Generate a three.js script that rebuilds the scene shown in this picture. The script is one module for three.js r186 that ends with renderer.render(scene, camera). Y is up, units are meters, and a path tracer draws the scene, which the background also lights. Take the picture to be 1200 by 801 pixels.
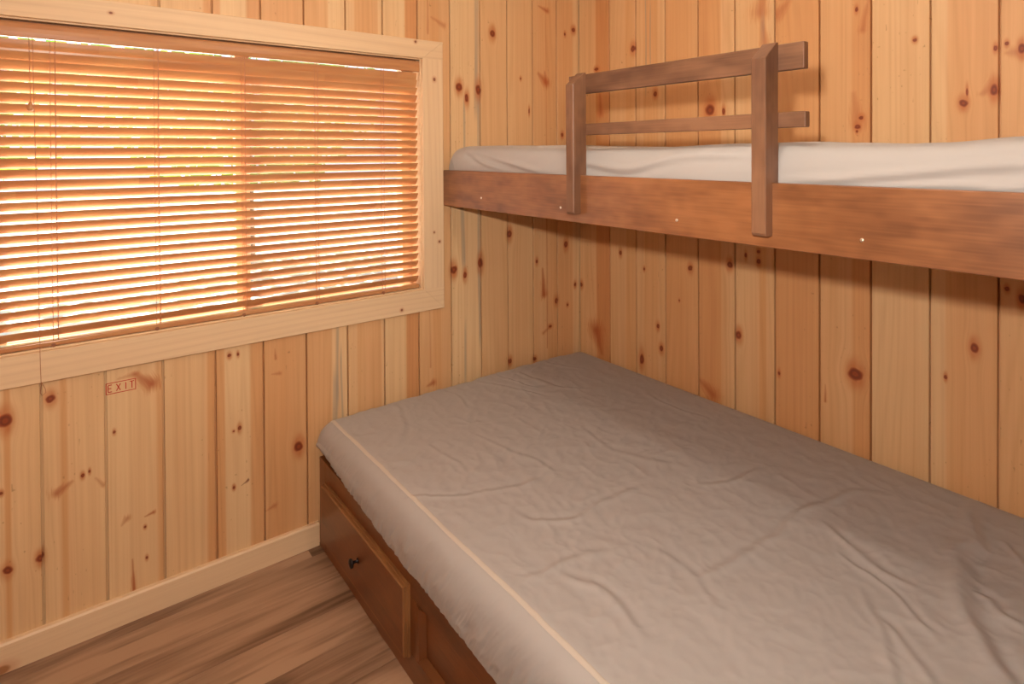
import * as THREE from 'three';
import { RoundedBoxGeometry } from 'three/addons/geometries/RoundedBoxGeometry.js';
import { mergeGeometries } from 'three/addons/utils/BufferGeometryUtils.js';

// ------------------------------------------------------------------ camera, sky, sun, exposure
// World: the corner of the two panelled walls is the origin; x runs along the bunk wall, z along the window wall.
const scene = new THREE.Scene();
const FPX = 697.565, PY = 185.69;
const camera = new THREE.PerspectiveCamera(2 * Math.atan(400.5 / FPX) * 180 / Math.PI, 1200 / 801, 0.05, 200);
{
  const yaw = 0.65138, pit = 0.010093, rol = -0.0052197;
  const fw = new THREE.Vector3(-Math.cos(yaw) * Math.cos(pit), -Math.sin(pit), -Math.sin(yaw) * Math.cos(pit));
  const rt = new THREE.Vector3(Math.sin(yaw), 0, -Math.cos(yaw));
  const up = new THREE.Vector3().crossVectors(rt, fw);
  const r2 = rt.clone().multiplyScalar(Math.cos(rol)).addScaledVector(up, Math.sin(rol));
  const u2 = up.clone().multiplyScalar(Math.cos(rol)).addScaledVector(rt, -Math.sin(rol));
  camera.quaternion.setFromRotationMatrix(new THREE.Matrix4().makeBasis(r2, u2, fw.clone().negate()));
  camera.position.set(2.19485, 1.45, 2.10252);
  camera.setViewOffset(1200, 801, 0, 400.5 - PY, 1200, 801);
  camera.updateProjectionMatrix();
}
scene.add(camera);
scene.background = new THREE.Color().setRGB(1.15, 1.3, 1.5);
const sun = new THREE.DirectionalLight(new THREE.Color().setRGB(1, 0.95, 0.87), 38);
sun.position.set(-9, 11, 4.5); sun.target.position.set(-0.5, 0, 1.6);
sun.castShadow = true; sun.shadow.mapSize.set(2048, 2048);
Object.assign(sun.shadow.camera, { left: -14, right: 14, top: 14, bottom: -14, near: 0.5, far: 40 });
scene.add(sun, sun.target);
const renderer = new THREE.WebGLRenderer();
renderer.toneMapping = THREE.LinearToneMapping;
renderer.toneMappingExposure = 1.28;
renderer.shadowMap.enabled = true;
const FLASH = 7.0, CEIL = 0.68;

// ------------------------------------------------------------------ helpers
const taken = {};
const numbered = (n) => { const k = taken[n] = (taken[n] ?? -1) + 1; return k ? n + '_' + String(k).padStart(3, '0') : n; };
function shadows(o) { o.castShadow = true; o.receiveShadow = true; return o; }
function mesh(name, geo, mat, parent) { const m = shadows(new THREE.Mesh(geo, mat)); m.name = name; parent?.add(m); return m; }
function thing(name, label, category, group, pos = [0, 0, 0]) {
  const o = new THREE.Group(); o.name = numbered(name); o.position.set(...pos); o.userData = { label, category };
  if (group) o.userData.group = group;
  scene.add(o); return o;
}
function struct(name) { const o = new THREE.Group(); o.name = name; o.userData = { kind: 'structure' }; scene.add(o); return o; }
let seed = 7;
const rnd = () => { seed = (seed * 1664525 + 1013904223) >>> 0; return seed / 4294967296; };
const V3 = (x, y, z) => new THREE.Vector3(x, y, z);
const lerp = (a, b, t) => a + (b - a) * t, clamp = (x, a = 0, b = 1) => Math.min(b, Math.max(a, x));
const sm = (a, b, x) => { const t = clamp((x - a) / (b - a)); return t * t * (3 - 2 * t); };
const hash = (x, y) => { let h = (Math.imul(x | 0, 374761393) + Math.imul(y | 0, 668265263)) | 0; h = Math.imul(h ^ (h >>> 13), 1274126177); return ((h ^ (h >>> 16)) >>> 0) / 4294967296; };
function noise(x, y) {
  const i = Math.floor(x), j = Math.floor(y); let a = x - i, b = y - j; a = a * a * (3 - 2 * a); b = b * b * (3 - 2 * b);
  const p = hash(i, j), q = hash(i + 1, j), r = hash(i, j + 1), s = hash(i + 1, j + 1);
  return p + (q - p) * a + (r - p) * b + (p - q - r + s) * a * b;
}
const fbm = (x, y, n = 3) => { let s = 0, a = 0.5, t = 0; for (let i = 0; i < n; i++) { s += a * noise(x, y); t += a; x = x * 2.03 + 17.1; y = y * 2.03 + 5.7; a *= 0.5; } return s / t; };
// A convex prism between two loops of points; faces are turned outwards.
function prism(A, B, uvf) {
  const pos = [], c = V3(0, 0, 0); for (const p of [...A, ...B]) c.add(p); c.divideScalar(A.length * 2);
  const ab = V3(), ac = V3(), m = V3();
  const tri = (p, q, r) => {
    ab.subVectors(q, p); ac.subVectors(r, p); ab.cross(ac); m.copy(p).add(q).add(r).divideScalar(3).sub(c);
    for (const v of ab.dot(m) < 0 ? [p, r, q] : [p, q, r]) pos.push(v.x, v.y, v.z);
  };
  const n = A.length;
  for (let i = 0; i < n; i++) { const j = (i + 1) % n; tri(A[i], A[j], B[j]); tri(A[i], B[j], B[i]); }
  for (let i = 1; i < n - 1; i++) { tri(A[0], A[i], A[i + 1]); tri(B[0], B[i], B[i + 1]); }
  const g = new THREE.BufferGeometry(); g.setAttribute('position', new THREE.Float32BufferAttribute(pos, 3));
  g.computeVertexNormals(); return uvs(g, uvf ?? ((x, y, z) => [x + z, y]));
}
function uvs(g, f) {
  const p = g.attributes.position, uv = new Float32Array(p.count * 2);
  for (let i = 0; i < p.count; i++) { const [a, b] = f(p.getX(i), p.getY(i), p.getZ(i)); uv[2 * i] = a; uv[2 * i + 1] = b; }
  g.setAttribute('uv', new THREE.BufferAttribute(uv, 2)); return g;
}
function box(x0, x1, y0, y1, z0, z1, r = 0, uvf) {
  const g = r > 0 ? new RoundedBoxGeometry(x1 - x0, y1 - y0, z1 - z0, 2, r) : new THREE.BoxGeometry(x1 - x0, y1 - y0, z1 - z0).toNonIndexed();
  g.translate((x0 + x1) / 2, (y0 + y1) / 2, (z0 + z1) / 2); g.clearGroups();
  return uvs(g.index ? g.toNonIndexed() : g, uvf ?? ((x, y, z) => [x + z, y]));
}
const merge = (l) => mergeGeometries(l.map((g) => { g = g.index ? g.toNonIndexed() : g; for (const k of Object.keys(g.attributes)) if (!['position', 'normal', 'uv'].includes(k)) g.deleteAttribute(k); return g; }));
function tube(pts, r, seg = 40, rad = 6) { return new THREE.TubeGeometry(new THREE.CatmullRomCurve3(pts), seg, r, rad); }
// A data texture filled by f(u in metres, v in metres) -> linear rgb.
function paint(W, H, wm, hm, f, repeat) {
  const d = new Uint8Array(W * H * 4), enc = (x) => 255 * (x <= 0.0031308 ? 12.92 * x : 1.055 * Math.pow(x, 1 / 2.4) - 0.055);
  const lut = new Uint8Array(4097); for (let i = 0; i <= 4096; i++) lut[i] = Math.round(enc(i / 4096));
  for (let j = 0; j < H; j++) for (let i = 0; i < W; i++) {
    const c = f((i + 0.5) / W * wm, (j + 0.5) / H * hm), o = (j * W + i) * 4;
    for (let k = 0; k < 3; k++) d[o + k] = lut[Math.round(clamp(c[k]) * 4096)];
    d[o + 3] = 255;
  }
  const t = new THREE.DataTexture(d, W, H); t.colorSpace = THREE.SRGBColorSpace; t.magFilter = THREE.LinearFilter; t.minFilter = THREE.LinearMipmapLinearFilter; t.generateMipmaps = true;
  t.wrapS = t.wrapT = repeat ? THREE.RepeatWrapping : THREE.ClampToEdgeWrapping; t.anisotropy = 8; t.needsUpdate = true; return t;
}
function paintGrey(W, H, wm, hm, f) {
  const d = new Uint8Array(W * H * 4);
  for (let j = 0; j < H; j++) for (let i = 0; i < W; i++) { const c = 255 * clamp(f((i + 0.5) / W * wm, (j + 0.5) / H * hm)), o = (j * W + i) * 4; d[o] = d[o + 1] = d[o + 2] = c; d[o + 3] = 255; }
  const t = new THREE.DataTexture(d, W, H); t.magFilter = THREE.LinearFilter; t.minFilter = THREE.LinearMipmapLinearFilter; t.generateMipmaps = true; t.wrapS = t.wrapT = THREE.RepeatWrapping; t.needsUpdate = true; return t;
}
const std = (o) => new THREE.MeshPhysicalMaterial(o);
const rgb = (r, g, b) => new THREE.Color().setRGB(r, g, b);

// ------------------------------------------------------------------ knotty pine
const PALE = [0.80, 0.565, 0.315], ORANGE = [0.70, 0.375, 0.165], RED = [0.60, 0.235, 0.08], KNOT = [0.170, 0.026, 0.008], KHALO = [0.54, 0.175, 0.050], GREY = [0.36, 0.30, 0.24];
const mix3 = (a, b, t) => [lerp(a[0], b[0], t), lerp(a[1], b[1], t), lerp(a[2], b[2], t)];
const toneOf = (t) => t <= 1 ? mix3(PALE, ORANGE, Math.max(0, t)) : mix3(ORANGE, RED, Math.min(1, t - 1));
// boards: [edge, edge, tone, [[from, to, tone] ...]]; knots [u, v, half width, half height]; flames [u, v, u, v, half width, strength]; stains [u, v from, v to, half width]
function pinePainter(boards, knots, flames, stains, salt, shift) {
  const rows = boards.map(([a, b, tone, bands = []], k) => {
    const near = (u, m) => u > a - m && u < b + m;
    return { a, b, tone, bands, s: salt + k * 13.7, f: 34 + 34 * hash(k, salt), knots: knots.filter((q) => near(q[0], 0.02)), flames: flames.filter((q) => near((q[0] + q[2]) / 2, 0.01)), stains: stains.filter((q) => near(q[0], 0)) };
  });
  return (u, v) => {
    const r = rows.find((q) => u < q.b) ?? rows[rows.length - 1];
    let w = u + 0.010 * (noise(u * 9 + r.s, v * 1.1) - 0.5), kd = 99, kh = 0, halo = 0, ring = 0;
    for (const [ku, kv, ru, rv] of r.knots) {
      const du = u - ku, dv = v - kv; if (Math.abs(dv) > rv * 9 || Math.abs(du) > ru * 7) continue;
      const wob = 1 + 0.35 * (noise(du / ru * 1.3 + ku * 99, dv / rv * 1.3 + kv * 77) - 0.5), d = Math.hypot(du / ru, dv / rv) / wob;
      w -= Math.sign(du) * Math.min(Math.abs(du), ru * 1.6) * Math.exp(-(dv * dv) / (rv * rv * 9)) * Math.exp(-(du * du) / (ru * ru * 7)) * 0.8;
      if (d < kd) { kd = d; ring = 0.5 + 0.5 * Math.sin(d * 9); }
      const dh = Math.hypot(du / (ru * 1.1), dv / (rv * 1.9)); halo = Math.max(halo, 1 - sm(0.6, 2.3, dh));
      kh = Math.max(kh, 1 - sm(0.75, 1.12, d));
    }
    let t = r.tone + shift;
    for (const [p, q, bt] of r.bands) { const e = 0.0035 + 0.004 * hash(p * 1e4, 3), ww = u + 0.012 * (noise(u * 3 + r.s, v * 0.9 + p * 31) - 0.5); t = lerp(t, bt + shift, sm(p - e, p + e, ww) * (1 - sm(q - e, q + e, ww))); }
    t += 0.42 * (fbm(w * 14 + r.s, v * 0.55 + r.s, 3) - 0.5);
    let c = toneOf(t);
    // growth rings, fine fibres, pores
    const ph = w * r.f * 0.6 + 5.5 * noise(w * 11 + r.s, v * 0.55 + r.s * 2) + 1.2 * noise(w * 45 + r.s, v * 0.9), ringl = Math.pow(0.5 + 0.5 * Math.sin(ph * 6.283), 3);
    let g = 1 - 0.045 * ringl * (0.5 + noise(w * 11 + r.s, v * 0.8)) - 0.05 * (noise(w * 420 + r.s, v * 5) - 0.5) - 0.045 * (noise(w * 130 + r.s, v * 2.2) - 0.5) - 0.05 * (fbm(u * 6, v * 5 + r.s, 3) - 0.5);
    c = [c[0] * g, c[1] * Math.pow(g, 1.5), c[2] * Math.pow(g, 1.9)];
    const pore = noise(u * 160 + r.s * 3, v * 60); if (pore > 0.93 && noise(u * 10 + r.s, v * 2.4) > 0.55) c = mix3(c, [0.36, 0.17, 0.06], 0.55 * sm(0.93, 0.99, pore));
    for (const [su, v0, v1, sw] of r.stains) {
      const cu = su + 0.012 * (noise(v * 3.1, su * 50) - 0.5) , d = Math.abs(u - cu) / sw;
      const k = (1 - sm(0.3, 1, d)) * sm(v0 - 0.05, v0 + 0.05, v) * (1 - sm(v1 - 0.05, v1 + 0.05, v)) * (0.45 + 0.55 * noise(u * 140, v * 6));
      c = mix3(c, GREY, 0.75 * k);
    }
    for (const [x0, y0, x1, y1, fw, st] of r.flames) {
      const dx = x1 - x0, dy = y1 - y0, l2 = dx * dx + dy * dy, h = clamp(((u - x0) * dx + (v - y0) * dy) / l2), px = u - x0 - dx * h, py = v - y0 - dy * h;
      const d = Math.hypot(px, py) / (fw * (0.35 + 0.65 * h)) * (0.6 + 0.8 * noise(u * 150 + px * 300, v * 34));
      if (d < 3) { const k = 1 - sm(0.0, st > 1 ? 1.1 : 2.4, d); c = mix3(c, st > 1 ? KNOT : mix3(KHALO, [0.42, 0.095, 0.024], k * k), (st > 1 ? 0.9 : st) * Math.pow(k, 0.75) * (0.6 + 0.4 * h)); }
    }
    if (halo > 0) c = mix3(c, KHALO, 0.72 * halo * halo * (0.75 + 0.5 * noise(u * 90, v * 40)));
    if (kh > 0) c = mix3(c, mix3(KNOT, [0.34, 0.060, 0.014], ring * 0.75), 0.93 * kh);
    return c;
  };
}
const ROOM_X = 3.0, ROOM_Z = 2.7, CEIL_Y = 2.35;
const leftBoards = [
  [0, 0.151, 0.95, [[-0.05, 0.043, 0.45]]], [0.151, 0.304, 0.75, [[0.151, 0.219, 0.95]]], [0.304, 0.455, 0.55], [0.455, 0.605, 0.62], [0.605, 0.761, 0.12],
  [0.761, 0.918, 0.8, [[0.81, 0.85, 1.05]]], [0.918, 1.073, 0.22, [[0.9, 0.979, 1.5]]], [1.073, 1.226, 0.42, [[1.09, 1.19, 0.9]]], [1.226, 1.384, 0.95, [[1.2, 1.289, 0.25]]],
  [1.384, 1.535, 1.0], [1.535, 1.689, 0.05, [[1.5, 1.582, 1.1], [1.658, 1.7, 1.05]]], [1.689, 1.842, 0.42, [[1.68, 1.718, 1.15]]], [1.842, 1.995, 0.28, [[1.83, 1.864, 0.95]]],
  [1.995, 2.149, 0.38, [[2.088, 2.104, 0.95]]], [2.149, 2.302, 0.36, [[2.218, 2.232, 1.15]]], [2.302, 2.455, 0.6], [2.455, 2.608, 0.4], [2.608, 2.7, 0.7]];
const rightBoards = [
  [0, 0.208, 0.4, [[0.121, 0.22, 1.3]]], [0.208, 0.372, 0.42, [[0.314, 0.38, 0.75]]], [0.372, 0.538, 0.45, [[0.42, 0.5, 0.7]]], [0.538, 0.705, 0.85], [0.705, 0.873, 0.95, [[0.812, 0.88, 0.45]]],
  [0.873, 1.036, 0.35, [[0.975, 1.002, 0.75]]], [1.036, 1.198, 0.9], [1.198, 1.363, 0.55, [[1.309, 1.37, 0.95]]], [1.363, 1.529, 0.16], [1.529, 1.695, 0.66, [[1.52, 1.568, 0.18]]],
  [1.695, 1.86, 0.6], [1.86, 2.025, 0.4], [2.025, 2.19, 0.8], [2.19, 2.355, 0.3], [2.355, 2.52, 0.9], [2.52, 2.685, 0.5], [2.685, 2.85, 0.7], [2.85, 3.0, 0.4]];
const leftKnots = [[2.229,0.702,0.0170,0.0190],[2.240,0.501,0.0050,0.0050],[2.228,0.278,0.0110,0.0120],[2.156,0.282,0.0100,0.0120],[2.128,0.739,0.0120,0.0120],[2.054,0.489,0.0050,0.0060],[2.037,0.496,0.0030,0.0050],[1.896,0.273,0.0040,0.0040],[1.892,0.174,0.0040,0.0050],[1.974,0.597,0.0040,0.0050],[1.645,0.764,0.0065,0.0065],[1.618,0.762,0.0040,0.0060],[1.615,0.507,0.0060,0.0090],[1.634,0.501,0.0040,0.0030],[1.635,0.308,0.0050,0.0055],[1.415,0.382,0.0160,0.0190],[0.716,1.735,0.0160,0.0180],[0.677,1.689,0.0100,0.0190],[0.615,1.730,0.0150,0.0230],[0.748,0.945,0.0160,0.0190],[0.691,0.915,0.0100,0.0150],[0.609,0.958,0.0140,0.0230],[0.537,1.989,0.0150,0.0170],[0.376,1.796,0.0050,0.0060],[0.326,1.646,0.0040,0.0120],[0.446,1.074,0.0140,0.0180],[0.283,0.928,0.0075,0.0100],[0.158,0.720,0.0120,0.0150],[0.037,2.064,0.0130,0.0120],[0.095,2.036,0.0060,0.0080],[0.115,1.536,0.0100,0.0100],[0.095,0.992,0.0130,0.0170],[0.085,0.688,0.0065,0.0065],[0.445,0.484,0.0100,0.0130],[0.299,0.463,0.0110,0.0080],[0.032,0.783,0.0080,0.0100],[0.199,0.601,0.0120,0.0060]];
const rightKnots = [[0.012,0.780,0.0110,0.0110],[0.124,1.856,0.0150,0.0080],[0.358,1.923,0.0140,0.0160],[0.276,0.975,0.0090,0.0110],[0.485,1.706,0.0110,0.0120],[0.419,0.921,0.0060,0.0070],[0.496,0.679,0.0085,0.0110],[0.514,0.585,0.0110,0.0130],[0.403,0.506,0.0130,0.0250],[0.666,0.962,0.0120,0.0120],[0.610,0.815,0.0040,0.0040],[0.762,1.617,0.0220,0.0240],[0.824,1.610,0.0070,0.0150],[0.850,1.003,0.0140,0.0130],[0.888,0.734,0.0140,0.0160],[0.972,1.070,0.0070,0.0070],[0.972,1.034,0.0085,0.0110],[0.919,1.050,0.0055,0.0100],[1.052,0.633,0.0050,0.0080],[1.333,1.558,0.0080,0.0070],[1.322,1.530,0.0100,0.0080],[1.320,1.514,0.0040,0.0050],[1.319,1.917,0.0055,0.0080],[1.315,0.707,0.0240,0.0210],[1.487,1.790,0.0065,0.0055],[1.611,1.587,0.0115,0.0115],[1.620,1.618,0.0030,0.0120],[1.683,1.620,0.0090,0.0170],[1.686,1.737,0.0050,0.0080],[1.639,0.877,0.0110,0.0150],[1.569,0.773,0.0045,0.0070],[1.711,1.746,0.0050,0.0060],[1.744,1.727,0.0090,0.0140],[1.713,1.063,0.0060,0.0070],[1.746,1.041,0.0090,0.0140],[1.95,0.9,0.014,0.016],[2.1,1.7,0.015,0.016],[2.42,1.1,0.016,0.018],[2.75,1.5,0.014,0.015]];
const leftFlames = [[2.080,0.480,2.115,0.458,0.010,0.75],[2.022,0.471,2.003,0.443,0.005,0.5],[1.918,0.762,1.875,0.722,0.015,0.9],[1.963,0.758,1.914,0.764,0.006,0.5],[1.957,0.302,1.943,0.318,0.006,0.6],[1.896,0.306,1.872,0.311,0.004,0.9],[1.931,0.185,1.927,0.090,0.004,0.95],[1.611,0.306,1.589,0.318,0.006,1.5],[1.496,0.757,1.493,0.720,0.003,0.6],[1.508,0.668,1.479,0.664,0.005,0.5],[1.530,0.188,1.501,0.197,0.006,0.55],[0.881,0.474,0.852,0.481,0.009,0.8],[0.853,2.020,0.791,1.992,0.008,0.5],[0.265,2.151,0.211,2.134,0.008,0.8],[0.267,1.828,0.219,1.787,0.016,0.85],[0.228,1.84,0.222,1.79,0.010,0.7],[0.246,0.887,0.241,0.762,0.012,0.95],[0.199,0.601,0.243,0.576,0.006,0.6],[0.219,2.30,0.219,0.50,0.0025,0.55],[0.868,0.80,0.866,0.55,0.003,0.4],[0.868,2.34,0.868,1.95,0.003,0.5]];
const rightFlames = [[0.146,1.733,0.151,1.637,0.012,0.8],[0.151,0.470,0.118,0.570,0.030,0.95],[0.711,0.505,0.772,0.464,0.020,0.8],[1.00,2.06,0.978,1.975,0.022,0.55],[0.987,1.934,1.000,1.855,0.012,0.5],[1.091,1.99,1.042,1.949,0.018,0.55],[1.218,0.643,1.218,0.584,0.003,0.8],[1.356,1.946,1.338,1.846,0.008,0.55],[1.309,1.639,1.322,1.545,0.016,0.45],[1.654,1.611,1.685,1.627,0.016,0.6],[1.711,1.720,1.748,1.719,0.014,0.6]];
const leftStains = [[0.625, 1.62, 2.35, 0.016], [0.612, 0.6, 1.72, 0.012], [0.690, 1.40, 1.68, 0.008], [0.702, 0.95, 1.28, 0.014], [0.690, 0.45, 0.70, 0.008], [1.277, 0.2, 0.62, 0.014], [1.248, 0.2, 0.70, 0.006], [1.265, 0.5, 0.8, 0.008]];
const rightStains = [[0.99, 1.86, 1.97, 0.012], [0.43, 1.72, 2.2, 0.005], [0.46, 1.75, 2.1, 0.004]];
const woodL = paint(2048, 1792, ROOM_Z, CEIL_Y, pinePainter(leftBoards, leftKnots, leftFlames, leftStains, 3, -0.20), false);
const woodR = paint(2048, 1600, ROOM_X, CEIL_Y, pinePainter(rightBoards, rightKnots, rightFlames, rightStains, 211, 0.10), false);
const matL = std({ map: woodL, roughness: 0.5, clearcoat: 0.15, clearcoatRoughness: 0.4 });
const matR = std({ map: woodR, roughness: 0.5, clearcoat: 0.15, clearcoatRoughness: 0.4 });
// clear pale pine of casing and baseboard; u = position along z, v = height
const trimKnots = [[1.971, 1.880, 0.006, 0.004], [0.936, 1.905, 0.006, 0.006], [0.849, 1.757, 0.007, 0.009], [0.829, 1.077, 0.006, 0.006], [0.854, 1.118, 0.004, 0.005], [1.006, 0.817, 0.006, 0.006], [2.243, 0.012, 0.022, 0.014]];
const TRIM = [0.825, 0.615, 0.390];
const trimTex = paint(1536, 1280, 2.5, 2.05, (u, v) => {
  const side = v > 0.885 && v < 1.8405 && (u < 0.905 || u > 2.3);
  const l = side ? v : u, a = side ? u : v, s = v < 0.2 ? 5 : side ? 40 : v < 1 ? 77 : 101;
  const w = a + 0.02 * (noise(l * 1.3 + s, a * 6) - 0.5);
  const g = 1 - (v < 0.2 ? 0.015 : 0.05) * Math.pow(0.5 + 0.5 * Math.sin(6.283 * (w * 42 + 2 * noise(l * 0.9 + s, w * 14))), 3) - 0.05 * (noise(w * 380 + s, l * 5) - 0.5) - 0.07 * (fbm(l * 2.2 + s, w * 20, 3) - 0.5);
  let c = [TRIM[0] * g, TRIM[1] * Math.pow(g, 1.4), TRIM[2] * Math.pow(g, 1.7)];
  for (const [ku, kv, ru, rv] of trimKnots) { const d = Math.hypot((u - ku) / ru, (v - kv) / rv); if (d < 2.5) { c = mix3(c, KHALO, 0.4 * (1 - sm(0.8, 2.4, d))); c = mix3(c, kv < 0.05 ? [0.34, 0.13, 0.04] : KNOT, 0.85 * (1 - sm(0.6, 1.05, d))); } }
  return c;
}, false);
const matTrim = std({ map: trimTex, roughness: 0.5, clearcoat: 0.12, clearcoatRoughness: 0.4 });
const uvL = (x, y, z) => [z / ROOM_Z, y / CEIL_Y], uvR = (x, y, z) => [x / ROOM_X, y / CEIL_Y], uvT = (x, y, z) => [z / 2.5, y / 2.05];
const matPlainPine = std({ color: rgb(0.72, 0.44, 0.22), roughness: 0.5 });

// ------------------------------------------------------------------ room shell
const GAP = 0.0031, BEV = 0.0014, TH = 0.020;
function boardSection(a0, a1, at) { return [at(a0, -TH), at(a0, -BEV), at(a0 + BEV, 0), at(a1 - BEV, 0), at(a1, -BEV), at(a1, -TH)]; }
function addBoard(parent, a0, a1, y0, y1, side, mat) {
  const at = (y) => side === 'L' ? (a, w) => V3(w, y, a) : (a, w) => V3(a, y, w);
  mesh('board', prism(boardSection(a0, a1, at(y0)), boardSection(a0, a1, at(y1)), side === 'L' ? uvL : uvR), mat, parent);
}
const WZ0 = 0.908, WZ1 = 2.300, WY0 = 0.889, WY1 = 1.836;      // window opening between the jamb faces
const wallL = struct('wall_left');
for (const [a, b] of leftBoards) {
  const a0 = Math.max(a + GAP, 0.0005), a1 = b - GAP;
  if (a1 > WZ0 - 0.02 && a0 < WZ1 + 0.02) {
    addBoard(wallL, a0, a1, 0, WY0 - 0.018, 'L', matL); addBoard(wallL, a0, a1, WY1 + 0.018, CEIL_Y, 'L', matL);
    if (a0 < WZ0 - 0.02) addBoard(wallL, a0, WZ0 - 0.018, WY0 - 0.018, WY1 + 0.018, 'L', matL);
    if (a1 > WZ1 + 0.02) addBoard(wallL, WZ1 + 0.018, a1, WY0 - 0.018, WY1 + 0.018, 'L', matL);
  } else addBoard(wallL, a0, a1, 0, CEIL_Y, 'L', matL);
}
{ // the tongues and the framing behind the boards, with the window hole
  const f = (y0, y1, z0, z1) => box(-0.15, -0.0165, y0, y1, z0, z1, 0, uvL);
  mesh('backing', merge([f(0, WY0 - 0.019, -0.15, ROOM_Z + 0.15), f(WY1 + 0.019, CEIL_Y, -0.15, ROOM_Z + 0.15), f(WY0 - 0.019, WY1 + 0.019, -0.15, WZ0 - 0.019), f(WY0 - 0.019, WY1 + 0.019, WZ1 + 0.019, ROOM_Z + 0.15)]), matL, wallL);
}
const wallB = struct('wall_back');
for (const [a, b] of rightBoards) addBoard(wallB, Math.max(a + GAP, 0.0005), b - GAP, 0, CEIL_Y, 'R', matR);
mesh('backing', box(0, ROOM_X, 0, CEIL_Y, -0.15, -0.0165, 0, uvR), matR, wallB);
{
  const w = struct('wall_right'); mesh('panelling', merge([box(ROOM_X, ROOM_X + 0.12, 0, CEIL_Y, -0.15, 1.55), box(ROOM_X, ROOM_X + 0.12, 0, CEIL_Y, 2.35, ROOM_Z + 0.15), box(ROOM_X, ROOM_X + 0.12, 2.03, CEIL_Y, 1.55, 2.35)]), matPlainPine, w);
  const pw = struct('wall_partition'); mesh('panelling', box(2.0605, 2.16, 0, CEIL_Y, 0.0, 0.86), matPlainPine, pw);
  const f = struct('wall_front'); mesh('panelling', box(0, ROOM_X, 0, CEIL_Y, ROOM_Z, ROOM_Z + 0.12), matPlainPine, f);
  const c = struct('ceiling'); mesh('ceiling_panel', box(-0.15, ROOM_X + 0.12, CEIL_Y, CEIL_Y + 0.1, -0.15, ROOM_Z + 0.12), std({ color: rgb(0.78, 0.72, 0.64), roughness: 0.7 }), c);
  const d = struct('door_1'); const dm = std({ color: rgb(0.55, 0.30, 0.14), roughness: 0.5 });
  mesh('door_leaf', box(ROOM_X + 0.04, ROOM_X + 0.08, 0.005, 2.025, 1.555, 2.345, 0.004), dm, d);
  const kn = mesh('door_handle', new THREE.SphereGeometry(0.028, 20, 14), std({ color: rgb(0.5, 0.42, 0.3), metalness: 1, roughness: 0.35 }), d); kn.position.set(ROOM_X + 0.02, 1.0, 1.63);
}
// floor: printed wood planks running along the window wall
const FW = 0.144, FX0 = 0.062 - 0.144;
const floorTex = paint(1024, 2048, 1.008, 2.0, (u, v) => {
  const k = Math.floor(u / FW), s = k * 31.7, w = u + 0.05 * (fbm(u * 5 + s, v * 1.6 + s, 3) - 0.5);
  const n1 = fbm(w * 12 + s, v * 2.0 + s, 4), n2 = noise(w * 75 + s, v * 3.2), n3 = noise(w * 300 + s, v * 9), cath = Math.pow(0.5 + 0.5 * Math.sin(6.283 * (w * 24 + 3.4 * fbm(v * 1.0 + s, w * 6, 2))), 2);
  const t = clamp(0.53 + 2.2 * (n1 - 0.5) + 0.34 * (n2 - 0.5) + 0.20 * (n3 - 0.5) - 0.15 * (cath - 0.4) + 0.08 * (hash(k, 5) - 0.5));
  let c = mix3([0.145, 0.074, 0.040], [0.47, 0.300, 0.195], t);
  const kk = noise(u * 45 + s, v * 3.2 + s); if (kk > 0.80) c = mix3(c, [0.10, 0.048, 0.026], 0.55 * sm(0.80, 0.97, kk));
  return c;
}, true);
const matFloor = std({ map: floorTex, roughness: 0.42 });
{
  const fl = struct('floor');
  mesh('subfloor', box(-0.15, ROOM_X + 0.12, -0.12, -0.009, -0.15, ROOM_Z + 0.12), std({ color: rgb(0.10, 0.05, 0.03), roughness: 0.9 }), fl);
  let k = 0;
  for (let x = FX0; x < ROOM_X; x += FW, k++) {
    const x0 = Math.max(0, x) + 0.0004, x1 = Math.min(ROOM_X, x + FW) - 0.0004; if (x1 - x0 < 0.01) continue;
    const cuts = [0, 0.35 + 0.8 * hash(k, 9), 0, ROOM_Z]; cuts[1] = 1.12 + 0.18 * hash(k, 9); cuts[2] = cuts[1] + 1.22; const zs = cuts.filter((z) => z < ROOM_Z - 0.05).concat(ROOM_Z);
    for (let i = 0; i + 1 < zs.length; i++) {
      const s = ((k * 3 + i * 2 + 2) % 7) * FW - x, o = 0.37 * k + 0.61 * i, b = 0.0006;
      const sec = (z) => [V3(x0, -0.008, z), V3(x0, -b, z), V3(x0 + b, 0, z), V3(x1 - b, 0, z), V3(x1, -b, z), V3(x1, -0.008, z)];
      mesh('plank', prism(sec(zs[i] + 0.0004), sec(zs[i + 1] - 0.0004), (px, py, pz) => [(px + s) / 1.008, (pz + o) / 2.0]), matFloor, fl);
    }
  }
}
{ // baseboard with eased top edge, up to the bed
  const o = struct('baseboard_left'), sec = (z) => [V3(0, 0, z), V3(0.016, 0, z), V3(0.016, 0.078, z), V3(0.012, 0.0835, z), V3(0, 0.0845, z)];
  mesh('baseboard', prism(sec(1.347), sec(ROOM_Z), uvT), matTrim, o);
  const b = struct('baseboard_front'); mesh('baseboard', box(0.016, ROOM_X, 0, 0.084, ROOM_Z - 0.016, ROOM_Z, 0.002), matPlainPine, b);
}

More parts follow.
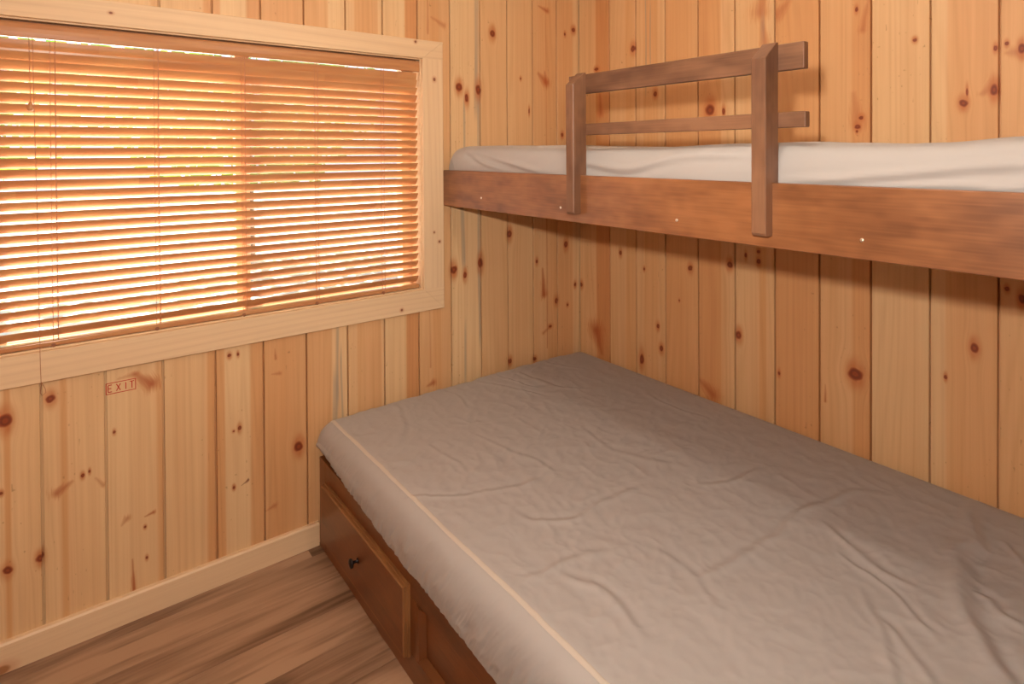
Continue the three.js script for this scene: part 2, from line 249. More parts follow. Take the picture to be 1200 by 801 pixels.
// ------------------------------------------------------------------ window
{
  const w = struct('window_1');
  const iz0 = 0.9035, iz1 = 2.3045, iy0 = 0.8845, iy1 = 1.8405, oz0 = 0.8065, oz1 = 2.40, oy0 = 0.795, oy1 = 1.9165, T = 0.018, b = 0.002;
  // mitred flat casing: each piece runs from outer corner to inner corner
  const piece = (P, Q) => { // P, Q: [outer point, inner point] at each end in (z, y)
    const loop = ([o, i]) => { const L = (t, x) => V3(x, lerp(o[1], i[1], t), lerp(o[0], i[0], t)); return [L(0, 0), L(0, T - b), L(0.02, T), L(0.98, T), L(1, T - b), L(1, 0)]; };
    mesh('casing', prism(loop(P), loop(Q), uvT), matTrim, w);
  };
  const e = 0.0004;
  piece([[oz0 + e, oy0], [iz0 + e, iy0]], [[oz1 - e, oy0], [iz1 - e, iy0]]);
  piece([[oz0 + e, oy1], [iz0 + e, iy1]], [[oz1 - e, oy1], [iz1 - e, iy1]]);
  piece([[oz0, oy0 + e], [iz0, iy0 + e]], [[oz0, oy1 - e], [iz0, iy1 - e]]);
  piece([[oz1, oy0 + e], [iz1, iy0 + e]], [[oz1, oy1 - e], [iz1, iy1 - e]]);
  const J = 0.018, xo = -0.13, xi = 0.0005;
  for (const [y0, y1, z0, z1] of [[WY0 - J, WY0, WZ0 - J, WZ1 + J], [WY1, WY1 + J, WZ0 - J, WZ1 + J], [WY0, WY1, WZ0 - J, WZ0], [WY0, WY1, WZ1, WZ1 + J]]) mesh('jamb', box(xo, xi, y0, y1, z0, z1, 0.001, uvT), matTrim, w);
  const vinyl = std({ color: rgb(0.62, 0.50, 0.38), roughness: 0.45 });
  const fr = (name, y0, y1, z0, z1, x0, x1) => mesh(name, box(x0, x1, y0, y1, z0, z1, 0.003), vinyl, w);
  const F = 0.045, FB = 0.022, zm = 1.578;
  fr('window_frame', WY0, WY0 + FB, WZ0, WZ1, -0.125, -0.075); fr('window_frame', WY1 - F * 0.7, WY1, WZ0, WZ1, -0.125, -0.075);
  fr('window_frame', WY0 + FB, WY1 - F * 0.7, WZ0, WZ0 + F, -0.125, -0.075); fr('window_frame', WY0 + FB, WY1 - F * 0.7, WZ1 - F, WZ1, -0.125, -0.075);
  fr('meeting_stile', WY0 + FB, WY1 - F * 0.7, zm - 0.024, zm + 0.024, -0.12, -0.08);
  const glass = std({ color: rgb(1, 1, 1), transmission: 1, thickness: 0, roughness: 0.02, ior: 1.5 });
  mesh('pane', box(-0.104, -0.100, WY0 + FB, WY1 - F * 0.7, WZ0 + F, zm - 0.024), glass, w);
  mesh('pane', box(-0.104, -0.100, WY0 + FB, WY1 - F * 0.7, zm + 0.024, WZ1 - F), glass, w);
  mesh('insect_screen', box(-0.1215, -0.1205, WY0 + FB, WY1 - F * 0.7, WZ0 + F, zm - 0.024), std({ color: rgb(0.10, 0.10, 0.10), roughness: 0.9, transparent: true, opacity: 0.22 }), w);
}

// ------------------------------------------------------------------ wooden blind
const blindTex = paint(512, 1024, 0.25, 2.0, (u, v) => {
  const g = 1 - 0.16 * (noise(u * 500, v * 4) - 0.5) - 0.12 * (fbm(u * 60, v * 1.5, 3) - 0.5);
  return [0.56 * g, 0.270 * g * g, 0.115 * g * g];
}, true);
{
  const t = thing('window_blind', 'honey-stained wooden slat blind, partly tilted, hanging inside the window', 'blind');
  const wood = std({ map: blindTex, roughness: 0.3, clearcoat: 0.8, clearcoatRoughness: 0.16 });
  const cordM = std({ color: rgb(0.52, 0.25, 0.14), roughness: 0.8 });
  const z0 = 0.913, z1 = 2.294, XB = -0.022, uvS = (k) => (x, y, z) => [(x - y) + 0.0391 * k, z + 0.7 * k];
  // slats: 35 mm wide, gently crowned, room-side edge up
  const slatW = 0.0355, th = 0.0026, N = 7;
  const slat = (yc, ang, k, zA = z0, zB = z1) => {
    const c = Math.cos(ang), s = Math.sin(ang), loop = (z) => {
      const top = [], bot = [];
      for (let i = 0; i < N; i++) { const q = (i / (N - 1) - 0.5) * slatW, crown = -0.0019 * (1 - Math.pow(2 * q / slatW, 2)), e = Math.abs(i - 3) === 3 ? 0.35 : 1; top.push([q, crown + e * th / 2]); bot.push([q, crown - e * th / 2]); }
      return [...top, ...bot.reverse()].map(([q, r]) => V3(XB + q * c - r * s, yc + q * s + r * c, z));
    };
    return prism(loop(zA), loop(zB), uvS(k));
  };
  const pitch = 0.0312, yTop = 1.7075;
  mesh('slat', slat(1.765, 1.25, 0), wood, t); mesh('slat', slat(1.738, 1.10, 1), wood, t);
  for (let i = 0; i < 26; i++) mesh('slat', slat(yTop - 0.0008 - i * pitch, 0.90 + 0.02 * Math.sin(i * 2.3), i + 2, z0 + 0.001 * hash(i, 1)), wood, t);
  // valance with rounded face and head rail behind it
  {
    const loop = (z) => [V3(-0.014, 1.786, z), V3(-0.002, 1.786, z), V3(0.0005, 1.789, z), V3(0.003, 1.800, z), V3(0.003, 1.812, z), V3(0.0005, 1.824, z), V3(-0.003, 1.829, z), V3(-0.014, 1.829, z)];
    mesh('valance', prism(loop(0.9105), loop(2.297), (x, y, z) => [y, z]), wood, t);
    mesh('head_rail', box(-0.055, -0.016, 1.795, 1.834, 0.915, 2.292, 0.002), std({ color: rgb(0.35, 0.16, 0.08), roughness: 0.5 }), t);
    mesh('bottom_rail', box(-0.042, -0.004, 0.8905, 0.907, z0, z1, 0.004, (x, y, z) => [x + y, z]), wood, t);
  }
  for (const z of [1.065, 1.331, 1.585, 1.845, 2.107]) { // ladder: front and rear string and a rung under each slat
    const g = [];
    for (const dx of [0.0125, -0.0125]) g.push(tube([V3(XB + dx, 0.905, z), V3(XB + dx, 1.35, z + 0.0008), V3(XB + dx, 1.79, z)], 0.0012, 8, 5));
    for (let i = 0; i < 26; i++) g.push(tube([V3(XB + 0.0125, yTop - i * pitch + 0.012, z), V3(XB - 0.0125, yTop - i * pitch - 0.014, z)], 0.0006, 1, 4));
    mesh('ladder_cord', merge(g), cordM, t);
    const c = tube([V3(XB + 0.014, 1.79, z + 0.012), V3(XB + 0.014, 1.3, z + 0.0125), V3(XB + 0.014, 0.906, z + 0.012)], 0.0008, 8, 5); mesh('lift_cord', c, cordM, t);
    const p = mesh('cord_plug', new THREE.CylinderGeometry(0.006, 0.0045, 0.008, 12), std({ color: rgb(0.30, 0.12, 0.06), roughness: 0.5 }), t); p.position.set(-0.002, 0.8945, z + 0.012); p.rotation.z = -Math.PI / 2;
  }
  // pull cord falling in front of the casing to a loop, and a short tilt cord with a turned knob
  mesh('pull_cord', tube([V3(0.006, 1.79, 2.158), V3(0.012, 1.6, 2.156), V3(0.024, 1.2, 2.151), V3(0.0285, 0.85, 2.149), V3(0.0285, 0.80, 2.148), V3(0.026, 0.785, 2.149), V3(0.02, 0.764, 2.150), V3(0.02, 0.759, 2.146), V3(0.021, 0.762, 2.139), V3(0.023, 0.775, 2.138), V3(0.028, 0.80, 2.147)], 0.0009, 90, 5), cordM, t);
  mesh('tilt_cord', tube([V3(0.006, 1.79, 2.166), V3(0.007, 1.7, 2.165), V3(0.008, 1.60, 2.164)], 0.0008, 12, 5), cordM, t);
  const prof = [[0, 0], [0.005, 0.0005], [0.0075, 0.005], [0.0085, 0.011], [0.007, 0.017], [0.0042, 0.022], [0.0032, 0.027], [0, 0.028]].map(([a, b]) => new THREE.Vector2(a, b));
  const kn = mesh('cord_knob', new THREE.LatheGeometry(prof, 20), wood, t); kn.position.set(0.008, 1.575, 2.164);
}

// ------------------------------------------------------------------ stamped EXIT sign on the panelling below the window
{
  const t = thing('exit_stamp', 'red outlined EXIT marking printed on the pine boards under the window', 'marking');
  const red = std({ color: rgb(0.55, 0.022, 0.014), roughness: 0.6 });
  const X = 0.0003, za = 1.9935, zb = 1.917, ya = 0.7165, yb = 0.7495, lw = 0.0011;
  const stroke = (z0, y0, z1, y1, r = 0.0013) => { // a thin painted line lying on the board
    const d = Math.hypot(z1 - z0, y1 - y0), nz = -(y1 - y0) / d * r, ny = (z1 - z0) / d * r;
    const L = (x) => [V3(x, y0 + ny, z0 + nz), V3(x, y1 + ny, z1 + nz), V3(x, y1 - ny, z1 - nz), V3(x, y0 - ny, z0 - nz)];
    return prism(L(0), L(X));
  };
  mesh('border', merge([stroke(za, ya, zb, ya, lw), stroke(za, yb, zb, yb, lw), stroke(za, ya, za, yb, lw), stroke(zb, ya, zb, yb, lw)]), red, t);
  const l0 = 0.7225, l1 = 0.7435, lm = 0.733;
  mesh('letter_e', merge([stroke(1.988, l0, 1.988, l1), stroke(1.988, l0, 1.9785, l0), stroke(1.988, lm, 1.980, lm), stroke(1.988, l1, 1.9785, l1)]), red, t);
  mesh('letter_x', merge([stroke(1.9670, l0, 1.9565, l1), stroke(1.9670, l1, 1.9565, l0)]), red, t);
  mesh('letter_i', stroke(1.9425, l0, 1.9425, l1), red, t);
  mesh('letter_t', merge([stroke(1.9265, l0, 1.9265, l1), stroke(1.932, l1, 1.921, l1)]), red, t);
}

// ------------------------------------------------------------------ stained wood of the bunk
const stained = (base, dark, s) => paint(1024, 512, 2.2, 0.5, (u, v) => {
  const n = fbm(u * 2.2 + s, v * 9 + s, 4), f = noise(u * 14 + s, v * 330), g = noise(u * 40, v * 60 + s), b = fbm(u * 9 + s, v * 26, 3);
  return mix3(dark, base, clamp(0.55 + 1.0 * (n - 0.5) + 0.30 * (f - 0.5) + 0.22 * (g - 0.5) + 0.9 * (b - 0.5)));
}, true);
const railTex = stained([0.360, 0.148, 0.058], [0.150, 0.054, 0.021], 3);
const guardTex = stained([0.270, 0.132, 0.070], [0.115, 0.050, 0.027], 60);
const matRail = std({ map: railTex, roughness: 0.38, clearcoat: 0.25, clearcoatRoughness: 0.35 });
const matGuard = std({ map: guardTex, roughness: 0.5, clearcoat: 0.12, clearcoatRoughness: 0.45 });
const uvX = (x, y, z) => [x / 2.2, (y + z) / 0.5], uvY = (x, y, z) => [y / 2.2, (x * 1.0 + z) / 0.5];
const BX = 2.06;            // length of both beds
{
  const t = thing('bunk_bed', 'brown stained upper bunk frame with guard rail, mounted along the pine wall', 'bunk bed');
  mesh('side_rail', box(0.0190, BX, 1.2293, 1.3776, 0.790, 0.8101, 0.0025, uvX), matRail, t);
  mesh('deck', box(0.002, BX, 1.262, 1.280, 0.002, 0.789, 0, uvX), matRail, t);
  mesh('ledger', box(0.002, BX, 1.2293, 1.2615, 0.002, 0.040, 0, uvX), matRail, t);
  const scr = std({ color: rgb(0.85, 0.82, 0.76), metalness: 1, roughness: 0.3 });
  for (const [x, y] of [[0.303, 1.276], [0.758, 1.271], [1.213, 1.270], [1.667, 1.269]]) { const m = mesh('screw_cap', new THREE.SphereGeometry(0.0042, 14, 8, 0, 6.283, 0, 1.57), scr, t); m.rotation.x = Math.PI / 2; m.scale.y = 0.5; m.position.set(x, y, 0.8101); }
  const gr = new THREE.Group(); gr.name = 'guard_rail'; t.add(gr);
  for (const [x0, x1] of [[0.816, 0.851], [1.442, 1.477]]) {
    // post hooked over the side rail: thick above, thinner in front of the rail, sloping top, chamfered foot
    const zb = 0.7855, zf = 0.840, zr = 0.8104, b = 0.002, yt = 1.3779;
    const up = (x, o) => [V3(x, yt, zb), V3(x, 1.699, zb), V3(x, 1.699, zb + 0.006), V3(x, 1.660, zf - o), V3(x, yt, zf - o)];
    const lo = (x, o) => [V3(x, yt, zr), V3(x, yt, zf - o), V3(x, 1.264, zf - o), V3(x, 1.257, zf - 0.006), V3(x, 1.257, zr + 0.004), V3(x, 1.260, zr)];
    const three = (f) => [prism(f(x0, b), f(x0 + b, 0), uvY), prism(f(x0 + b, 0), f(x1 - b, 0), uvY), prism(f(x1 - b, 0), f(x1, b), uvY)];
    mesh('post', merge([...three(up), ...three(lo)]), matGuard, gr);
  }
  mesh('guard_bar', box(0.772, 1.537, 1.634, 1.6945, 0.765, 0.7850, 0.0025, uvX), matGuard, gr);
  mesh('guard_bar', box(0.772, 1.540, 1.5035, 1.539, 0.765, 0.7850, 0.0025, uvX), matGuard, gr);
}

// ------------------------------------------------------------------ lower bed frame with drawer
const litEdgeTex = stained([0.36, 0.165, 0.060], [0.20, 0.080, 0.026], 170);  // drawer edge tone: light caught on the lip is painted in as lighter wood
const bedTex = stained([0.205, 0.062, 0.013], [0.088, 0.024, 0.005], 140);
{
  const t = thing('bed_frame', 'glossy brown wooden captain bed base with drawer below the wide mattress', 'bed');
  const m = std({ map: bedTex, roughness: 0.36, clearcoat: 0.35, clearcoatRoughness: 0.28 });
  const zf = 1.345, zi = 1.325;
  mesh('stile', box(0.0165, 0.075, 0, 0.33, zi, zf, 0.0012, uvY), m, t);
  mesh('top_rail', box(0.075, BX, 0.235, 0.33, zi, zf, 0.0012, uvX), m, t);
  mesh('bottom_rail', box(0.075, BX, 0, 0.078, zi, zf, 0.0012, uvX), m, t);
  mesh('stile', box(0.700, 0.766, 0.078, 0.235, zi, zf, 0.0012, uvY), m, t);
  // raised bead round the recessed panel
  const bead = (p) => mesh('moulding', p, m, t);
  bead(prism([V3(0.766, 0.079, zf), V3(0.772, 0.079, zf + 0.004), V3(0.782, 0.087, zf + 0.002), V3(0.795, 0.100, zi + 0.006), V3(0.766, 0.079, zi)].map((p) => p), [V3(0.766, 0.235, zf), V3(0.772, 0.235, zf + 0.004), V3(0.782, 0.228, zf + 0.002), V3(0.795, 0.216, zi + 0.006), V3(0.766, 0.235, zi)], uvY));
  bead(prism([V3(0.767, 0.078, zf), V3(0.773, 0.084, zf + 0.004), V3(0.782, 0.0865, zf + 0.002), V3(0.795, 0.100, zi + 0.006), V3(0.767, 0.078, zi)], [V3(BX - 0.06, 0.078, zf), V3(BX - 0.066, 0.084, zf + 0.004), V3(BX - 0.075, 0.0865, zf + 0.002), V3(BX - 0.09, 0.100, zi + 0.006), V3(BX - 0.06, 0.078, zi)], uvX));
  mesh('panel', box(0.760, BX - 0.05, 0.07, 0.30, 1.315, zi + 0.0055, 0, uvX), m, t);
  mesh('stile', box(BX - 0.06, BX, 0.078, 0.235, zi, zf, 0.0012, uvY), m, t);
  mesh('end_panel', box(BX - 0.02, BX, 0, 0.30, 0.02, zi - 0.001, 0, uvX), m, t);
  mesh('platform', box(0.0165, BX, 0.285, 0.303, 0.004, zi - 0.001, 0, uvX), m, t);
  // drawer with a lipped front
  const d = new THREE.Group(); d.name = 'drawer'; t.add(d);
  const x0 = 0.090, x1 = 0.730, y0 = 0.066, y1 = 0.266, z1 = 1.366;
  const loop = (z, o) => [V3(x0 + o, y0 + o, z), V3(x1 - o, y0 + o, z), V3(x1 - o, y1 - o, z), V3(x0 + o, y1 - o, z)];
  mesh('drawer_front', prism(loop(zf + 0.0004, 0.009), loop(z1, 0.009), uvX), m, d);
  const em = std({ map: litEdgeTex, roughness: 0.4, clearcoat: 0.3, clearcoatRoughness: 0.3 });
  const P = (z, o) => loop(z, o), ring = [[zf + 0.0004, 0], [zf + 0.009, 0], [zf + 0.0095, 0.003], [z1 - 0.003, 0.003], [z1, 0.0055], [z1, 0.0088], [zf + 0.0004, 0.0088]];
  for (let k = 0; k < 4; k++) mesh('lit_edge_strip', prism(ring.map(([z, o]) => P(z, o)[k]), ring.map(([z, o]) => P(z, o)[(k + 1) % 4]), k % 2 ? uvY : uvX), em, d).userData.label = 'edge strip with the light on its lip painted in as a lighter tone';
  mesh('drawer_box', box(x0 + 0.012, x1 - 0.045, y0 + 0.016, y1 - 0.035, 0.90, zf, 0, uvX), m, d);
  const prof = [[0, 0], [0.0085, 0], [0.0085, 0.002], [0.0048, 0.004], [0.0042, 0.013], [0.0070, 0.016], [0.0135, 0.019], [0.0150, 0.023], [0.0130, 0.027], [0.006, 0.029], [0, 0.0293]].map(([a, b]) => new THREE.Vector2(a, b));
  const kn = mesh('knob', new THREE.LatheGeometry(prof, 24), std({ color: rgb(0.025, 0.018, 0.018), metalness: 0.6, roughness: 0.3 }), d);
  kn.userData.label = 'black metal knob'; kn.rotation.x = Math.PI / 2; kn.position.set(0.418, 0.170, z1);
}

// ------------------------------------------------------------------ mattresses under fitted sheets
const weave = paintGrey(512, 512, 0.25, 0.25, (u, v) => 0.5 + 0.25 * Math.sin(u * 6.283 * 400) * Math.sin(v * 6.283 * 400) + 0.5 * (fbm(u * 90, v * 90, 3) - 0.5));
weave.repeat.set(4, 4);
const matSheet = std({ color: rgb(0.452, 0.434, 0.430), roughness: 0.82, sheen: 0.25, sheenRoughness: 0.5, sheenColor: rgb(1, 0.95, 0.9), bumpMap: weave, bumpScale: 0.0003 });
const matPipe = std({ color: rgb(0.60, 0.545, 0.48), roughness: 0.75 });
const spline = (pts, n) => new THREE.CatmullRomCurve3(pts.map(([a, b]) => V3(a, b, 0)), false, 'centripetal').getPoints(n);
// fold field: polylines [points, width, height]; a ridge with a hollow along one side, fading at both ends
function foldField(list) {
  const F = list.map(([pts, w, h]) => { const p = spline(pts, 10 * pts.length); let x0 = 9, x1 = -9, y0 = 9, y1 = -9; for (const q of p) { x0 = Math.min(x0, q.x); x1 = Math.max(x1, q.x); y0 = Math.min(y0, q.y); y1 = Math.max(y1, q.y); } const m = w * 4; return { p, w, h, x0: x0 - m, x1: x1 + m, y0: y0 - m, y1: y1 + m }; });
  return (x, y) => {
    let s = 0;
    for (const { p, w, h, x0, x1, y0, y1 } of F) {
      if (x < x0 || x > x1 || y < y0 || y > y1) continue;
      let best = 1e9, bs = 0, bt = 0; const n = p.length - 1;
      for (let i = 0; i < n; i++) {
        const ax = p[i].x, ay = p[i].y, dx = p[i + 1].x - ax, dy = p[i + 1].y - ay, t = clamp(((x - ax) * dx + (y - ay) * dy) / (dx * dx + dy * dy)), ex = x - ax - dx * t, ey = y - ay - dy * t, d = ex * ex + ey * ey;
        if (d < best) { best = d; bs = Math.sign(ex * dy - ey * dx); bt = (i + t) / n; }
      }
      const d = Math.sqrt(best) / w * bs, fade = sm(0, 0.22, bt) * (1 - sm(0.72, 1, bt)) + 0.0;
      s += h * fade * (Math.exp(-d * d) - 0.65 * Math.exp(-(d - 1.6) * (d - 1.6) * 0.8));
    }
    return s;
  };
}
const ridged = (x, y) => { const n = fbm(x, y, 2); return 1 - Math.abs(2 * n - 1) * 2.2; };
function surface(nu, nv, f) { // f(i/nu, j/nv) -> Vector3
  const pos = new Float32Array((nu + 1) * (nv + 1) * 3), uv = new Float32Array((nu + 1) * (nv + 1) * 2), idx = [];
  for (let j = 0, o = 0; j <= nv; j++) for (let i = 0; i <= nu; i++, o++) { const p = f(i / nu, j / nv); pos[3 * o] = p[0]; pos[3 * o + 1] = p[1]; pos[3 * o + 2] = p[2]; uv[2 * o] = p[3]; uv[2 * o + 1] = p[4]; }
  for (let j = 0; j < nv; j++) for (let i = 0; i < nu; i++) { const a = j * (nu + 1) + i, b = a + 1, c = a + nu + 1, d = c + 1; idx.push(a, c, b, b, c, d); }
  const g = new THREE.BufferGeometry(); g.setAttribute('position', new THREE.BufferAttribute(pos, 3)); g.setAttribute('uv', new THREE.BufferAttribute(uv, 2)); g.setIndex(idx); g.computeVertexNormals(); return g;
}
function profileAt(pts, n = 400) { // even arc length samples of a profile of [z, y]
  const c = new THREE.CatmullRomCurve3(pts.map(([z, y]) => V3(z, y, 0)), false, 'centripetal'); c.arcLengthDivisions = 600;
  const P = [], Tn = []; for (let i = 0; i <= n; i++) { P.push(c.getPointAt(i / n)); Tn.push(c.getTangentAt(i / n)); }
  return { P, Tn, n, len: c.getLength() };
}
// where along x a row lies: the first rows wrap round the end that stands at the window wall
const endRow = (s, x0, r, L) => { const q = s * L; if (q < r * 1.571) { const a = q / r; return [x0 + r * (1 - Math.cos(a)), -r * (1 - Math.sin(a))]; } return [x0 + r + q - r * 1.571, 0]; };
{
  const folds = foldField([
    [[[1.367, 0.991], [1.388, 0.843], [1.395, 0.666], [1.395, 0.498], [1.429, 0.342], [1.514, 0.165]], 0.013, 0.0050], [[[1.415, 0.52], [1.557, 0.549], [1.638, 0.573], [1.725, 0.562]], 0.012, 0.0055],
    [[[1.53, 0.59], [1.573, 0.604], [1.65, 0.625], [1.726, 0.68], [1.791, 0.742]], 0.010, 0.0040], [[[1.64, -0.1], [1.669, 0.12], [1.708, 0.353], [1.757, 0.504], [1.817, 0.645], [1.863, 0.745], [1.93, 0.95]], 0.024, 0.0150],
    [[[1.774, 0.481], [1.805, 0.489], [1.836, 0.524], [1.90, 0.53]], 0.010, 0.0055], [[[0.66, 1.32], [0.693, 1.286], [0.772, 1.164], [0.821, 1.015], [0.811, 0.937], [0.737, 0.831]], 0.011, 0.0034],
    [[[0.443, 0.977], [0.631, 0.939], [0.743, 0.901], [0.83, 0.912]], 0.010, 0.0026], [[[0.42, 1.14], [0.501, 1.134], [0.693, 1.111]], 0.009, 0.0022],
    [[[0.876, 1.138], [0.973, 1.107], [1.027, 1.01], [1.037, 0.902], [1.043, 0.803], [1.031, 0.708]], 0.012, 0.0042], [[[1.143, 1.30], [1.138, 1.196], [1.159, 1.082], [1.2, 0.98]], 0.012, 0.0034],
    [[[1.145, 1.187], [1.199, 1.171], [1.252, 1.142], [1.305, 1.149], [1.383, 1.172], [1.437, 1.195]], 0.012, 0.0046], [[[0.10, 0.48], [0.139, 0.472], [0.323, 0.468], [0.402, 0.411], [0.448, 0.331]], 0.013, 0.0042],
    [[[0.06, 0.70], [0.129, 0.672], [0.292, 0.594], [0.433, 0.537]], 0.011, 0.0034], [[[0.048, 1.068], [0.19, 1.106], [0.383, 1.231]], 0.014, 0.0036], [[[1.749, 0.2], [1.798, 0.276], [1.84, 0.32]], 0.010, 0.0050],
    [[[1.66, 0.72], [1.696, 0.748], [1.768, 0.807], [1.83, 0.851]], 0.009, 0.0044], [[[1.139, 0.621], [1.195, 0.491], [1.22, 0.37]], 0.011, 0.0036], [[[1.60, 0.66], [1.66, 0.74], [1.74, 0.86], [1.80, 0.98]], 0.010, 0.0040],
    [[[1.22, 0.95], [1.32, 0.93], [1.40, 0.97], [1.5, 1.0]], 0.012, 0.0030], [[[0.05, 0.86], [0.16, 0.84], [0.30, 0.86]], 0.010, 0.0026], [[[0.04, 0.30], [0.14, 0.27], [0.30, 0.20]], 0.012, 0.0040], [[[0.04, 0.58], [0.20, 0.56], [0.34, 0.50]], 0.010, 0.0030],
    [[[0.55, 0.20], [0.75, 0.24], [0.95, 0.22]], 0.012, 0.0030], [[[0.62, 0.62], [0.80, 0.66], [0.98, 0.62], [1.08, 0.55]], 0.012, 0.0026]]);
  const hemY = (x) => { const k = [[0, 0.362], [0.03, 0.361], [0.335, 0.324], [0.556, 0.303], [0.72, 0.289], [0.86, 0.291], [0.985, 0.281], [1.114, 0.271], [1.6, 0.255], [2.2, 0.25]]; let i = 0; while (k[i + 2] && x > k[i + 1][0]) i++; return lerp(k[i][1], k[i + 1][1], clamp((x - k[i][0]) / (k[i + 1][0] - k[i][0]))) + 0.022 + 0.002 * (noise(x * 14, 3) - 0.5); };
  const pr = profileAt([[0.010, 0.330], [0.008, 0.400], [0.016, 0.440], [0.045, 0.4575], [0.11, 0.4650], [0.40, 0.468], [0.80, 0.468], [1.10, 0.4675], [1.27, 0.4665], [1.305, 0.4650], [1.335, 0.448], [1.353, 0.412], [1.360, 0.360], [1.359, 0.310], [1.356, 0.262]]);
  const yLow = 0.262, yRef = 0.40, r = 0.045, L = BX - 0.02 - 0.02 + 0.571 * r;
  const at = (s, t) => {
    const [x, drop] = endRow(s, 0.0195, r, L), q = t * pr.n, i = Math.min(pr.n - 1, Math.floor(q)), f = q - i;
    const P = pr.P[i], Q = pr.P[i + 1], T = pr.Tn[i]; let z = lerp(P.x, Q.x, f), y = lerp(P.y, Q.y, f), nz = -T.y, ny = T.x; if (ny < 0 && z < 1.2) { nz = -nz; ny = -ny; }
    const side = sm(1.305, 1.35, z);
    if (z > 1.3 && y < yRef) y = hemY(x) + (y - yLow) / (yRef - yLow) * (yRef - hemY(x));
    // top: folds, broad sag and a net of small creases; side: gathers that lean and deepen towards the elastic hem
    let h = 0;
    const xw = x + 0.05 * (fbm(x * 7, z * 7 + 4, 2) - 0.5), zw = z + 0.05 * (fbm(x * 7 + 9, z * 7, 2) - 0.5);
    if (side < 1 && t > 0.06) h += (1 - side) * sm(0.02, 0.10, z) * (0.8 * folds(xw, zw) + 0.006 * (fbm(x * 3.1, z * 3.1, 2) - 0.5) + 0.0017 * ridged(xw * 9 + zw * 5, zw * 15 - xw * 4) + 0.0011 * ridged(xw * 19 - zw * 10 + 7, zw * 9 + xw * 13) + 0.0007 * ridged(xw * 31 - zw * 14 + 40, zw * 26 + xw * 9));
    const end = (1 - sm(0.04, 0.20, x)) * (1 - side) * sm(0.05, 0.1, z); h += end * 0.0022 * (ridged(z * 17, x * 3) - 0.3);
    if (z > 1.29) { const dn = clamp((0.465 - y) / 0.17), u = x + 0.10 * dn + 0.006 * noise(x * 20, y * 30); h += side * ((1 - 0.65 * sm(0.75, 1, dn)) * (0.0030 * (0.35 + dn) * ridged(u * 34, dn * 2.2 + 7) + 0.0018 * (0.3 + dn) * ridged(u * 85 + 5, dn * 3.1)) + 0.004 * (fbm(x * 6, 31 + y * 8, 2) - 0.5)); }
    // the front edge wanders a little, as soft foam does
    const wob = sm(0.9, 1.3, z) * (0.014 * (fbm(x * 2.6 + 2, 8.5, 2) - 0.5) + 0.004 * (noise(x * 11, 2.2) - 0.5));
    y += drop * (z > 1.32 ? clamp((y - 0.33) / 0.13) : 1) + ny * h; z += nz * h + wob - 0.006 * (drop / -r) * side;
    return [x, Math.max(y, 0.02), z, x, q / pr.n * pr.len];
  };
  const t = thing('mattress', 'wide off-white sheeted mattress with wrinkled cover on the lower bed', 'mattress', 'sheeted mattresses');
  mesh('fitted_sheet', surface(560, 430, at), matSheet, t);
  mesh('core', box(0.035, BX - 0.025, 0.3035, 0.440, 0.03, 1.30, 0.02), matSheet, t);
  let ts = 0; for (let i = 0; i < pr.n; i++) if (pr.P[i].x < 1.308) ts = i / pr.n;
  const half = 0.0065 / pr.len, seam = surface(300, 8, (a, b) => { const c = at(0.012 + a * 0.98, ts + (b - 0.5) * 2 * half), k = 1 - Math.pow(2 * b - 1, 4), w = 0.0022 * k * (0.8 + 0.4 * noise(a * 90, 1)); return [c[0], c[1] + w - 0.0006, c[2] + 0.45 * w, c[3], c[4]]; });
  mesh('seam', seam, matPipe, t).userData.label = 'pale raised seam along the mattress edge';
}
